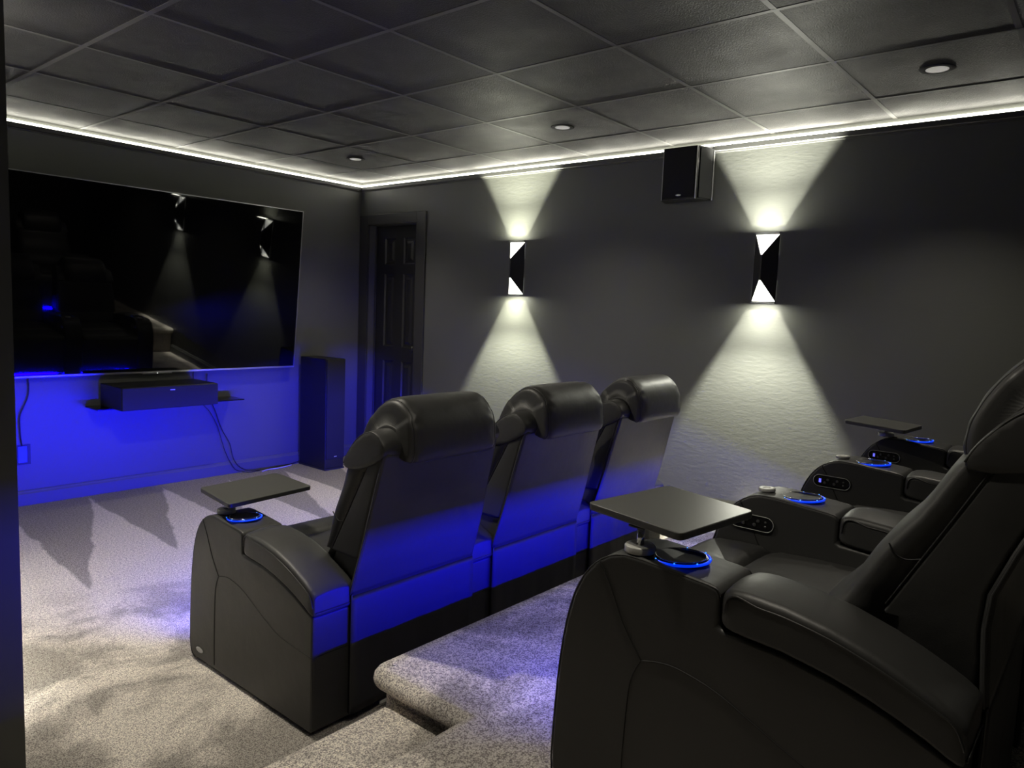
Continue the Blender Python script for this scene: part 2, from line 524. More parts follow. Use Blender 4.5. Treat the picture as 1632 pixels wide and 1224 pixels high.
def arm_parts(parent, x0, tray_socket=True, lidded=True, panel=True):
    aw = AW
    # body: one upholstered slab, curved front, notch under the pad
    prof = [(.006, .012)] + [(0.0, .03)] + [(0, .39)] + [(y, z - .002) for y, z in ARM_LOW[1:]] + [(.403, .49)] + BOXP[1:]
    bm = bmesh.new()
    prism_x(bm, prof, x0, x0 + aw)
    body = mesh_obj('armrest', bm, M_leather, parent, bevel=.011, segs=4, angle=50)
    # seams on both side faces
    bm = bmesh.new()
    for xs_ in (x0 - .0004, x0 + aw + .0004):
        for pl in ([(.671, .551), (.64, .50), (.605, .43), (.56, .368)],
                   [(.56, .368), (.572, .345), (.583, .31), (.588, .25), (.592, .14), (.592, .03)],
                   [(.56, .368), (.52, .378), (.474, .379), (.40, .363), (.33, .333), (.26, .302), (.18, .274), (.08, .263), (.004, .26)]):
            pts = catmull([(xs_, y, z) for y, z in pl], 4)
            tube(bm, pts, .0016, 6)
    # seam along the cup box edge and across the rear
    tube(bm, [(x0 + .008, -.0006, .26), (x0 + aw - .008, -.0006, .26)], .0016, 6)
    mesh_parts('seam', bm, M_seam, body)
    bm = bmesh.new()
    for xs_ in (x0 + .0035, x0 + aw - .0035):
        pts = catmull([(xs_, y, z - .0035) for y, z in BOXP[1:]], 2)
        tube(bm, pts, .0022, 6)
        tube(bm, [(xs_, .0035, .03), (xs_, .0032, .38)], .0022, 6)
    mesh_parts('piping', bm, M_piping, body)
    # soft pad on the rear part of the arm
    bm = bmesh.new()
    rings = []
    ys_ = [-.006, -.003, .004, .02, .045, .089, .134, .17, .206, .245, .283, .32, .35, .375, .388, .396, .400]
    for y in ys_:
        zt = interp(ARM_TOP, y); zb = interp(ARM_LOW, y) + .001
        e = 1.0
        if y < .02: e = {-.006: .80, -.003: .90, .004: .97}.get(y, 1)
        if y > .37: e = {.375: .985, .388: .95, .396: .88, .400: .80}.get(y, 1)
        cx = x0 + aw / 2; hw = (aw / 2 + .004) * (1 - (1 - e) * .6)
        zc = (zt + zb) / 2; hz = (zt - zb) / 2 * (1 - (1 - e) * 1.4)
        ring = []
        rr = .017
        for (sx, sz, a0) in ((1, 1, 0), (-1, 1, PI / 2), (-1, -1, PI), (1, -1, 3 * PI / 2)):
            r_ = rr if sz > 0 else .010
            for k in range(5):
                a = a0 + PI / 2 * k / 4
                ring.append((cx + sx * (hw - r_) + r_ * math.cos(a), y, zc + sz * (hz - r_) + r_ * math.sin(a)))
            if a0 == 0:
                for t in (.5, 0., -.5):
                    ring.append((cx + t * (hw - r_), y, zc + hz + .006 * (1 - t * t)))
        rings.append(ring)
    loft(bm, rings)
    pad = mesh_obj('arm_pad', bm, M_leather, parent)
    bm = bmesh.new()
    for xs_ in (x0 - .0035, x0 + aw + .0035):
        s = 1 if xs_ > x0 else -1
        tube(bm, catmull([(xs_, .392, .52), (xs_, .388, .548), (xs_, .37, .559)] + [(xs_, y, interp(ARM_TOP, y) - .016) for y in (.33, .283, .206, .134, .089, .045, .012)] + [(xs_, -.004, .42)], 3), .0019, 6)
    tube(bm, [(x0 + .006, -.0075, .402), (x0 + aw - .006, -.0075, .402)], .0022, 6)
    mesh_parts('piping', bm, M_piping, pad)
    # cup holder
    cx, cy, cz = x0 + aw / 2, .525, .5738
    tilt = Matrix.Rotation(-.05, 4, 'X')
    bm = bmesh.new()
    lathe(bm, [(.046, -.001), (.050, .0035), (.055, .0035), (.0545, .001), (.046, -.03), (.042, -.052), (.001, -.053), (.001, -.051), (.0405, -.049), (.044, -.03), (.0455, -.002)], (cx, cy, cz), 40, tilt)
    cup = mesh_obj('cup_holder', bm, M_blackgloss, parent)
    # raise cup walls: inner gloss dish seen from above
    bm = bmesh.new()
    lathe(bm, [(.001, .0012), (.042, .0012), (.050, .0038), (.050, .0018), (.001, .0006)], (cx, cy, cz), 40, tilt)
    mesh_obj('cup_liner', bm, M_cup, cup)
    bm = bmesh.new()
    ring = [Vector((cx, cy, cz)) + tilt @ Vector((.0585 * math.cos(2 * PI * k / 48), .0585 * math.sin(2 * PI * k / 48), .001)) for k in range(48)]
    tube(bm, ring, .003, 8, closed=True)
    lr = mesh_obj('light_ring', bm, M_blue, cup)
    bm = bmesh.new()
    for k in range(8):
        a = 2 * PI * k / 8 + .25
        q = Vector((cx, cy, cz)) + tilt @ Vector((.0590 * math.cos(a), .0590 * math.sin(a), .0045))
        bmesh.ops.create_icosphere(bm, subdivisions=1, radius=.002, matrix=Matrix.Translation(q))
    mesh_parts('light_point', bm, M_blue_hot, cup)
    bm = bmesh.new()
    ring = [Vector((cx, cy, cz)) + tilt @ Vector((.051 * math.cos(2 * PI * k / 48), .051 * math.sin(2 * PI * k / 48), .0055)) for k in range(48)]
    tube(bm, ring, .0014, 6, closed=True)
    mesh_obj('rim', bm, M_chrome, cup)
    # tray socket with its flat lid
    bm = bmesh.new()
    if lidded:
        lathe(bm, [(.021, .0), (.0235, .002), (.0235, .008), (.0215, .0105), (.0125, .0105), (.0115, .0085), (.001, .0085)], (x0 + .06, .618, .5778), 28, tilt)
        mesh_obj('socket_lid', bm, M_satin, parent)
    else:
        lathe(bm, [(.016, 0), (.0165, .004), (.001, .004)], (x0 + .05, .615, .5765), 24, tilt)
        mesh_obj('socket', bm, M_blackplastic, parent)
    if panel:
        cy, cz, L_, H_ = .632, .497, .128, .044
        ca, sa = math.cos(-.0), math.sin(-.0)
        def stad(s, n=10):
            r = H_ / 2 * s; hl = L_ / 2 - H_ / 2
            out = []
            for k in range(n + 1):
                a = -PI / 2 + PI * k / n; out.append((hl + r * math.cos(a), r * math.sin(a)))
            for k in range(n + 1):
                a = PI / 2 + PI * k / n; out.append((-hl + r * math.cos(a), r * math.sin(a)))
            return out
        bm = bmesh.new()
        rings = []
        for s, d in ((1.0, .001), (.99, .0035), (.90, .0045), (.86, .0045), (.82, .003), (.5, .003)):
            rings.append([(x0 - d, cy + a, cz + b) for a, b in stad(s)])
        loft(bm, rings)
        pn = mesh_obj('control_panel', bm, M_blackgloss, parent)
        bm = bmesh.new()
        tube(bm, [(x0 - .0045, cy + a, cz + b) for a, b in stad(.95)], .0011, 5, closed=True)
        mesh_obj('bezel', bm, M_satin, pn)
        for (dy, dz, r_) in ((.018, 0, .0105), (-.014, 0, .0105)):
            for q in (-1, 1):
                bm = bmesh.new()
                lathe(bm, [(r_ * .5, 0), (r_ * .5, .002), (r_ * .4, .003), (.0005, .003)], (x0 - .003, cy + dy - q * .005, cz + q * .006), 14, Matrix.Rotation(-PI / 2, 4, 'Y'))
                mesh_obj('button', bm, M_satin if False else M_chrome2, pn)
        for q in (-1, 1):
            bm = bmesh.new()
            lathe(bm, [(.0035, 0), (.0035, .0015), (.0005, .002)], (x0 - .003, cy - .04, cz + q * .006), 12, Matrix.Rotation(-PI / 2, 4, 'Y'))
            mesh_obj('button', bm, M_chrome2, pn)
        bm = bmesh.new(); box(bm, x0 - .0042, x0 - .003, cy + .036, cy + .044, cz - .007, cz + .007)
        mesh_obj('usb_port', bm, M_blue_port, pn, smooth=False)
    return body

M_chrome2 = simple('dark_glossy_button', (.12, .12, .12), .2, metal=.5)
M_blue_port = simple('blue_lit_port', (.1, .1, .8), .3, emit=(.15, .15, 1.), estr=.2)

def make_recliner(g, label, group, left_arm=False, left_lid=False, right_lid=True, YF=YF0, sh=0.):
    YE = [(z, y + sh) for z, y in YE0]
    YR = [(z, y + sh * (0 if z < .45 else max(0, min(1, (z - .45) / .12)) * max(0, min(1, (.92 - z) / .25)))) for z, y in YR0]
    r = empty('recliner')
    tag(r, label, 'recliner', group)
    W = g
    cx = W / 2
    hw = g / 2 - .003
    # seat cushion
    def sect(xs_, prof_fn):
        return [[(x, y, z) for y, z in prof_fn(x)] for x in xs_]
    def edge(x, h, p=4., q=.5):
        t = min(1, abs(x - cx) / h); return max(0., 1 - t ** p) ** q
    XS = [cx + hw * t for t in (-1, -.985, -.95, -.88, -.75, -.5, -.25, 0, .25, .5, .75, .88, .95, .985, 1)]
    def seat(x):
        e = edge(x, hw * 1.02, 6, .6)
        top = [(.17, .44), (.24, .452), (.34, .458), (.44, .457), (.53, .450), (.560, .438), (.566, .415)]
        bot = [(.566, .33), (.30, .31), (.17, .33)]
        return [(y, .40 + (z - .40) * (.35 + .65 * e)) for y, z in top] + bot
    bm = bmesh.new(); loft(bm, sect(XS, seat)); mesh_obj('seat', bm, M_leather, r)
    def foot(x):
        e = edge(x, hw * 1.02, 6, .6)
        o = (.35 + .65 * e)
        return [(.569, .40), (.571, .41 + .022 * o), (.60, .42 + .028 * o), (.66, .42 + .026 * o), (.72, .42 + .018 * o), (.752, .415 + .008 * o), (.768 - .01 * (1 - e), .39), (.774 - .012 * (1 - e), .33),
                (.774 - .012 * (1 - e), .24), (.772 - .012 * (1 - e), .13), (.764 - .01 * (1 - e), .078), (.75, .069), (.735, .072), (.73, .36), (.60, .37)]
    bm = bmesh.new(); loft(bm, sect(XS, foot)); mesh_obj('footrest', bm, M_leather, r)
    # back: shell, side panels, rear panel, skirt
    bm = bmesh.new()
    rings = []
    for z in (.10, .30, .42, .50, .54, .55, .62, .70, .78, .84, .885, .905):
        yr = interp(YR, z) + .004
        ye = interp(YE, z) - .002
        h = hw if z < .545 else .277
        h = min(h, .277 - max(0, z - .56) * .06)
        if z < .45: ye = .20
        yr2 = max(yr, .004) if z < .50 else yr
        rings.append([(cx - h, yr2 + .012, z), (cx - h + .012, yr2, z), (cx + h - .012, yr2, z), (cx + h, yr2 + .012, z), (cx + h, ye, z), (cx - h, ye, z)])
    loft(bm, rings)
    shell = mesh_obj('backrest', bm, M_leather, r, bevel=.006, segs=2, angle=50)
    bm = bmesh.new()
    rw = .281
    rings = []
    zs = [.425, .44, .50, .56, .62, .70, .78, .84, .88, .90]
    for z in zs:
        yr = interp(YR, z)
        h = rw - max(0, z - .45) * .055
        sag = .006 * math.sin(PI * (z - .42) / .5)
        row = []
        for t in (-1, -.97, -.5, 0, .5, .97, 1):
            row.append((cx + t * h, yr - (.008 if abs(t) < .99 else .001) - sag * (1 - t * t) * -.6, z))
        row += [(cx + h, yr + .006, z), (cx - h, yr + .006, z)]
        rings.append(row)
    loft(bm, rings)
    rp = mesh_obj('rear_panel', bm, M_leather, r)
    bm = bmesh.new()
    for s in (-1, 1):
        tube(bm, [(cx + s * (rw - max(0, z - .45) * .055), interp(YR, z) - .001, z) for z in zs], .0024, 6)
    tube(bm, [(cx - rw + .025, interp(YR, .9) - .006, .902), (cx + rw - .025, interp(YR, .9) - .006, .902)], .002, 6)
    mesh_parts('piping', bm, M_piping, rp)
    bm = bmesh.new()
    rings = []
    for z in (.03, .06, .12, .2, .28, .36, .405, .424):
        row = []
        for i in range(25):
            t = -1 + 2 * i / 24
            wv = .006 * math.sin(t * 9 + z * 6) * (1 - z / .45) + .003 * math.sin(t * 23 + 1)* (1 - z / .45)
            row.append((cx + t * .279, -.010 + wv * .7 - .002 - (.004 if z < .42 else 0), z))
        row += [(cx + .279, -.001, z), (cx - .279, -.001, z)]
        rings.append(row)
    loft(bm, rings)
    sk = mesh_obj('rear_skirt', bm, M_skirt, r)
    bm = bmesh.new()
    tube(bm, [(cx - .279, -.012, .426), (cx + .279, -.012, .426)], .0024, 6)
    for s in (-1, 1):
        tube(bm, [(cx + s * .279, -.012, z) for z in (.03, .2, .426)], .0024, 6)
    mesh_parts('piping', bm, M_piping, sk)
    # lumbar cushion
    hb = .272
    XB = [cx + hb * t for t in (-1, -.985, -.95, -.88, -.75, -.5, -.25, 0, .25, .5, .75, .88, .95, .985, 1)]
    bm = bmesh.new()
    rings = []
    TT = [-1, -.998, -.99, -.975, -.95, -.91, -.85, -.75, -.6, -.4, -.2, 0, .2, .4, .6, .75, .85, .91, .95, .975, .99, .998, 1]
    for z in (.43, .46, .50, .54, .550, .575, .60, .64, .68, .72, .76, .79, .81, .828, .838, .845):
        h = hw - .001 if z < .545 else .274 - max(0, z - .56) * .055
        ye = interp(YE, z); yf = interp(YF, z) + .004 * math.sin((z - .43) * 34)
        end = {.828: .99, .838: .93, .845: .82}.get(z, 1)
        ring = [(cx + h, ye - .03, z), (cx - h, ye - .03, z)]
        for t in TT:
            e = (1 - abs(t) ** 16) ** .5 if abs(t) < 1 else 0
            y = ye + (yf + .012 * (1 - t * t) - ye) * (.62 + .38 * e) * end
            ring.append((cx + h * t * (1 + .0 * e), y, z))
        rings.append(ring)
    loft(bm, rings)
    lc = mesh_obj('lumbar_cushion', bm, M_leather, r)
    bm = bmesh.new()
    for s_ in (-1, 1):
        tube(bm, catmull([(cx + s_ * (.2745 - max(0, z - .56) * .055), interp(YE, z) + .001, z) for z in (.56, .62, .68, .74, .80, .825)], 3), .0022, 6)
        tube(bm, catmull([(cx + s_ * .269, interp(YE, z) * (1 - q) + interp(YF, z) * q, z) for z, q in ((.655, 0), (.648, .3), (.655, .6), (.672, .9))], 3), .0016, 6)
    mesh_parts('piping', bm, M_seam, lc)
    # upper cushion rolling over the top of the back
    ub = [(.028, .820), (.064, .822), (.072, .838), (.052, .872), (.030, .900), (.004, .930), (-.032, .958), (-.075, .972), (-.115, .958), (-.139, .925), (-.138, .90), (-.128, .882), (-.05, .835)]
    gcy = sum(p[0] for p in ub) / len(ub); gcz = sum(p[1] for p in ub) / len(ub)
    rings = []
    for t in (-1, -.985, -.955, -.90, -.80, -.6, -.3, 0, .3, .6, .80, .90, .955, .985, 1):
        e = (1 - abs(t) ** 9) ** .5 if abs(t) < 1 else 0
        s = .92 + .08 * e
        drop = .008 * abs(t) ** 3
        rings.append([(cx + .268 * t, gcy - .003 + (y - gcy) * s, gcz + (z - gcz) * s - (drop if z > .9 else drop * .2)) for y, z in ub])
    bm = bmesh.new(); loft(bm, rings); up = mesh_obj('upper_cushion', bm, M_leather, r, sub=1)
    bm = bmesh.new()
    for s_ in (-1, 1):
        tube(bm, catmull([(cx + s_ * .264, y, z) for y, z in ((.060, .838), (.044, .868), (.022, .896), (-.002, .922), (-.035, .944), (-.075, .955), (-.108, .944), (-.130, .915))], 3), .002, 6)
    mesh_parts('piping', bm, M_piping, up)
    # draped headrest pillow
    hp0 = [(-.146, .872), (-.176, .864), (-.193, .892), (-.190, .955), (-.176, 1.0), (-.148, 1.037), (-.105, 1.058), (-.06, 1.056), (-.02, 1.035), (.018, 1.002),
          (.048, .958), (.070, .912), (.080, .868), (.076, .826), (.058, .806), (.045, .815), (.040, .86), (.02, .905), (-.02, .95), (-.07, .972), (-.118, .962), (-.145, .93)]
    dn = catmull([(y, z, 0) for y, z in hp0] + [(hp0[0][0], hp0[0][1], 0)], 4)[:-1]
    hp = [(q[0], q[1]) for q in dn]
    n = len(hp); n_out = 14 * 4
    gcy, gcz = -.05, .93
    rings = []
    HPW = .200
    TT = [-1, -.992, -.975, -.95, -.93, -.91, -.88, -.85, -.81, -.77, -.72, -.66, -.5, -.25, 0, .25, .5, .66, .72, .77, .81, .85, .88, .91, .93, .95, .975, .992, 1]
    def hpoint(i, t):
        y, z = hp[i]; at = abs(t)
        e = (1 - at ** 9) ** .5 if at < 1 else 0
        inner = i > n_out
        s = (.78 + .22 * e) if not inner else 1.0
        g = max(0, 1 - abs(at - .84) / .10)
        pl = 1 + (.020 * math.sin(i * 1.15 + 1.3 * math.sin(i * .41)) * g if 3 < i < n_out - 3 else 0)
        if .905 < at < .935 and not inner: pl -= .012
        yy = gcy + (y - gcy) * s * pl; zz = gcz + (z - gcz) * s * pl
        k = max(0, 1 - i / 14.)
        zz -= .006 * at ** 2 * k
        return (cx + HPW * t * (1.0 - .03 * (z > 1.0)), yy, zz)
    for t in TT:
        rings.append([hpoint(i, t) for i in range(n)])
    bm = bmesh.new(); loft(bm, rings); hr = mesh_obj('headrest', bm, M_leather, r, sub=1)
    bm = bmesh.new()
    for s_ in (-1, 1):
        tube(bm, [hpoint(i, s_ * .92) for i in range(1, n_out)], .0018, 6)
    mesh_parts('piping', bm, M_piping, hr)
    # base box (hidden between the arms) and LED under the front edge
    bm = bmesh.new(); box(bm, .004, W - .004, .03, .66, .03, .30); mesh_obj('base', bm, M_blackplastic, r, smooth=False)
    bm = bmesh.new(); box(bm, .03, W - .03, .661, .664, .048, .058); mesh_obj('base_light', bm, M_blue_strip, r, smooth=False)
    arm_parts(r, g, lidded=right_lid)
    if left_arm: arm_parts(r, -AW, lidded=left_lid, panel=False)
    return r

def kids(o): return [c for c in bpy.data.objects if c.parent == o]
def copy_tree(o, parent=None):
    c = o.copy(); COL.objects.link(c)
    if parent is not None: c.parent = parent
    for ch in kids(o): copy_tree(ch, c)
    return c

PF, PB = .675, .722
XF, YF = 1.28, 1.822
XB_, YB = 1.28, .14
gF, gB = PF - AW, PB - AW
FG = 'black recliners in the front row'; BG = 'black recliners in the back row on the platform'
f1 = make_recliner(gF, 'front row black leather recliner nearest the camera, its outer arm carrying a swivel tray', FG, left_arm=True, left_lid=False)
f1.location = (XF + AW, YF, 0)
f2 = make_recliner(gF, 'black leather recliner in the middle of the front row, seen from behind', FG)
f2.location = (XF + AW + PF, YF, 0)
f3 = copy_tree(f2); f3.location = (XF + AW + 2 * PF, YF, 0)
f3['label'] = 'front row black leather recliner closest to the lit right wall, sheen on its headrest'
b1 = make_recliner(gB, 'large black recliner in the right foreground on the platform, tray on its near arm', BG, left_arm=True, left_lid=False, YF=YF1, sh=.062)
b1.location = (XB_ + AW, YB, PZ)
b2 = make_recliner(gB, 'black recliner in the middle of the platform row, headrest at the right picture edge', BG, YF=YF1, sh=.062)
b2.location = (XB_ + AW + PB, YB, PZ)
b3 = make_recliner(gB, 'platform row recliner next to the right wall, mostly hidden, small tray on its far arm', BG, right_lid=False, YF=YF1, sh=.062)
b3.location = (XB_ + AW + 2 * PB, YB, PZ)

# small oval badge at the foot of the near front arm
bm = bmesh.new()
rings = []
for s, d in ((1, .0005), (.95, .003), (.6, .0035)):
    rings.append([(-AW - d, .695 + .026 * s * math.cos(2 * PI * k / 24), .052 + .010 * s * math.sin(2 * PI * k / 24)) for k in range(24)])
loft(bm, rings)
bd = mesh_obj('badge', bm, M_satin, f1); bd['label'] = 'small oval silver badge'
bm = bmesh.new(); box(bm, .10, .155, -.02, -.0165, .018, .028); tg = mesh_obj('care_tag', bm, M_whitecable, f1, smooth=False)

# blue floor lighting under the front edge of every seat
def under_light(x, y, z, w, tilt):
    l = bpy.data.lights.new('base_led_lamp', 'AREA'); l.shape = 'RECTANGLE'; l.size = w; l.size_y = .014
    l.energy = UNDER; l.color = (.0006, .0, 1.0)
    o = bpy.data.objects.new('base_led_lamp', l); link(o)
    o.location = (x, y, z); o.rotation_euler = (PI / 2 + math.radians(tilt), 0, 0)   # faces +Y, a little upwards
    l.spread = math.radians(128)
    return o
UNDER = 5.; TILT = 33.
for k in range(3):
    lo = under_light(XF + AW + gF / 2 + k * PF, YF + .667, .046, gF - .06, 40.)
    lo.data.energy = UNDER * 3.5
for k in range(3):
    lo = under_light(XB_ + AW + gB / 2 + k * PB, YB + .667, PZ + .046, gB - .06, 46.)
    if k == 2: lo.data.spread = math.radians(168)
    lo.data.energy = UNDER * 1.5

# ------------------------------------------------------------------ swivel trays
def tray(name_label, post, zb, corners, zt, group='swivel trays on the armrests'):
    r = empty('tray_table', post); tag(r, name_label, 'tray table', group)
    px, py, pz = post
    C_ = [Vector((x - px, y - py)) for x, y in corners]
    # rounded corners
    out = []
    n = len(C_)
    for i in range(n):
        p0, p1, p2 = C_[i - 1], C_[i], C_[(i + 1) % n]
        a = (p0 - p1).normalized(); b = (p2 - p1).normalized(); rr = .016
        q0 = p1 + a * rr; q2 = p1 + b * rr
        for k in range(6):
            t = k / 5
            q = q0 * (1 - t) ** 2 + p1 * 2 * t * (1 - t) + q2 * t * t
            out.append((q.x, q.y))
    area = sum(out[i][0] * out[(i + 1) % len(out)][1] - out[(i + 1) % len(out)][0] * out[i][1] for i in range(len(out)))
    if area < 0: out = out[::-1]
    bm = bmesh.new(); prism_z(bm, out, zt - pz - .016, zt - pz)
    mesh_obj('tabletop', bm, M_tray, r, bevel=.0025, segs=2)
    bm = bmesh.new(); lathe(bm, [(.030, 0), (.032, .002), (.032, .013), (.029, .016), (.010, .016), (.010, .014)], (0, 0, .0), 32)
    mesh_obj('collar', bm, M_satin, r)
    bm = bmesh.new(); lathe(bm, [(.008, .010), (.008, zt - pz - .0225)], (0, 0, 0), 20)
    mesh_obj('post', bm, M_chrome, r)
    ctr = sum(C_, Vector((0, 0))) / n
    ang = math.atan2(ctr.y, ctr.x)
    Mx = Matrix.Rotation(ang, 4, 'Z')
    bm = bmesh.new(); box(bm, -.02, .12, -.02, .02, zt - pz - .0225, zt - pz - .0165, Mx)
    mesh_obj('bracket', bm, M_blackplastic, r, bevel=.003, segs=2)
    return r
tray('small black rectangular swivel tray on the left arm of the front row', (1.332, 2.424, .5793), .59, [(1.318, 2.592), (1.280, 2.312), (1.641, 2.352), (1.661, 2.628)], .642)
tray('black square swivel tray on the near arm of the right foreground recliner', (1.315, .737, .8593), .87, [(1.323, .878), (1.264, .623), (1.541, .590), (1.609, .834)], .934)
tray('thin black swivel tray beside the right wall on the far arm of the platform row', (3.494, .783, .8593), .87, [(3.318, .913), (3.214, .655), (3.448, .636), (3.557, .900)], .930)

# ------------------------------------------------------------------ television
TW, TH = 2.175, 1.232
tv = empty('television', (2.318, 5.15, .808)); tag(tv, 'huge wall mounted television, switched off, glossy screen with thin silver frame', 'television')
bm = bmesh.new(); box(bm, -TW / 2 + .006, TW / 2 - .006, -.001, .002, .012, TH - .006); mesh_obj('screen', bm, M_screen, tv, smooth=False)
bm = bmesh.new()
fr = []
for (a0, b0, y) in ((0, 0, .03), (0, 0, -.006), (.006, .012, -.006), (.006, .012, .03)):
    t_ = .006
    fr.append([(-TW / 2 + a0, y, b0), (TW / 2 - a0, y, b0), (TW / 2 - a0, y, TH - (t_ if b0 else 0)), (-TW / 2 + a0, y, TH - (t_ if b0 else 0))])
fr.append(fr[0]); loft(bm, fr, cap=False)
mesh_obj('frame', bm, M_silver, tv, smooth=False)
bm = bmesh.new(); box(bm, -TW / 2 + .003, TW / 2 - .003, .003, .028, .003, TH - .003); mesh_obj('rear_case', bm, M_blackplastic, tv, smooth=False)
bm = bmesh.new(); box(bm, -.10, .10, -.0075, .02, -.007, .006); mesh_obj('sensor_bar', bm, M_silver, tv, smooth=False, bevel=.002)
bm = bmesh.new(); bmesh.ops.create_icosphere(bm, subdivisions=2, radius=.003, matrix=Matrix.Translation((0, -.008, -.002)))
mesh_obj('standby_light', bm, simple('standby_white', (1, 1, 1), .4, emit=(1, 1, 1), estr=.3), tv)
tv.rotation_euler = (math.radians(5.4), 0, 0)

# ------------------------------------------------------------------ centre speaker on its shelf
sh = empty('wall_shelf', (2.385, WY, .592)); tag(sh, 'thin dark shelf on the wall below the television, holding the centre speaker', 'shelf')
bm = bmesh.new(); box(bm, -.51, .51, -.20, -.002, 0, .008); 
mesh_obj('shelf_board', bm, M_blackgloss, sh, smooth=False, bevel=.001, segs=1)
bm = bmesh.new(); box(bm, -.25, .25, -.02, -.001, -.035, -.001); mesh_obj('bracket', bm, M_blackplastic, sh, smooth=False)
sp = empty('centre_speaker', (2.275, 4.83, .6005)); tag(sp, 'wide black centre speaker resting on the wall shelf under the television', 'speaker')
sw, sh_, sd = .64, .150, .34
bm = bmesh.new(); box(bm, -sw / 2, sw / 2, .012, sd, .0, sh_); mesh_obj('cabinet', bm, M_cab, sp, bevel=.006)
bm = bmesh.new(); box(bm, -sw / 2 + .002, sw / 2 - .002, 0, .011, .004, sh_ - .004); mesh_obj('grille', bm, M_grille, sp, bevel=.004)
bm = bmesh.new(); box(bm, -.016, .016, -.003, 0, sh_ - .030, sh_ - .024); mesh_obj('badge', bm, M_badge, sp, bevel=.001)

# ------------------------------------------------------------------ floor standing speaker
ts = empty('tower_speaker', (3.575, 4.81, 0)); tag(ts, 'tall black floor standing speaker in the corner right of the television', 'speaker')
bm = bmesh.new(); box(bm, -.09, .09, .014, .36, .012, .893); mesh_obj('cabinet', bm, M_cab, ts, bevel=.004)
bm = bmesh.new(); box(bm, -.086, .086, 0, .013, .09, .888); mesh_obj('grille', bm, M_grille, ts, bevel=.004)
bm = bmesh.new(); box(bm, -.094, .094, .006, .366, 0, .012); mesh_obj('plinth', bm, M_blackplastic, ts, bevel=.002)
bm = bmesh.new(); box(bm, -.012, .012, -.002, 0.012, .105, .112); mesh_obj('badge', bm, M_badge, ts)

# ------------------------------------------------------------------ wall speaker
ws = empty('wall_speaker', (WX, 2.115, 2.02)); tag(ws, 'small black satellite speaker high on the right wall under the ceiling strip', 'speaker')
prof = [(0, -.150), (-.012, -.153), (-.112, -.108), (-.122, -.098), (-.122, .108), (-.112, .116), (-.05, .140), (-.012, .150), (0, .148)]
bm = bmesh.new(); prism_z(bm, [(x - .004, y) for x, y in prof], .0, .302); mesh_obj('cabinet', bm, M_blackgloss, ws, bevel=.003, segs=2)
bm = bmesh.new(); box(bm, -.131, -.1265, -.094, .104, .008, .294); mesh_obj('grille', bm, M_grille, ws, bevel=.003, segs=2)
Mr = Matrix.Translation((-.066, -.1305, 0)) @ Matrix.Rotation(math.radians(-24.2), 4, 'Z')
bm = bmesh.new(); box(bm, -.045, .045, -.0075, -.004, .008, .294, Mr); mesh_obj('grille', bm, M_grille, ws, bevel=.002, segs=2)
bm = bmesh.new()
for (x, y) in ((-.126, -.104), (-.016, -.156), (-.124, .112)):
    box(bm, x - .0025, x + .0025, y - .0025, y + .0025, .002, .300)
mesh_parts('chrome_strip', bm, M_satin, ws, smooth=False)
M = Matrix.Rotation(-PI / 2, 4, 'Y')
bm = bmesh.new()
rings = []
for s, d in ((1, .0), (.9, .002), (.5, .0025)):
    rings.append([(-.131 - d, -.0 + .018 * s * math.cos(2 * PI * k / 20), .026 + .006 * s * math.sin(2 * PI * k / 20)) for k in range(20)])
loft(bm, rings); mesh_obj('badge', bm, M_badge, ws)

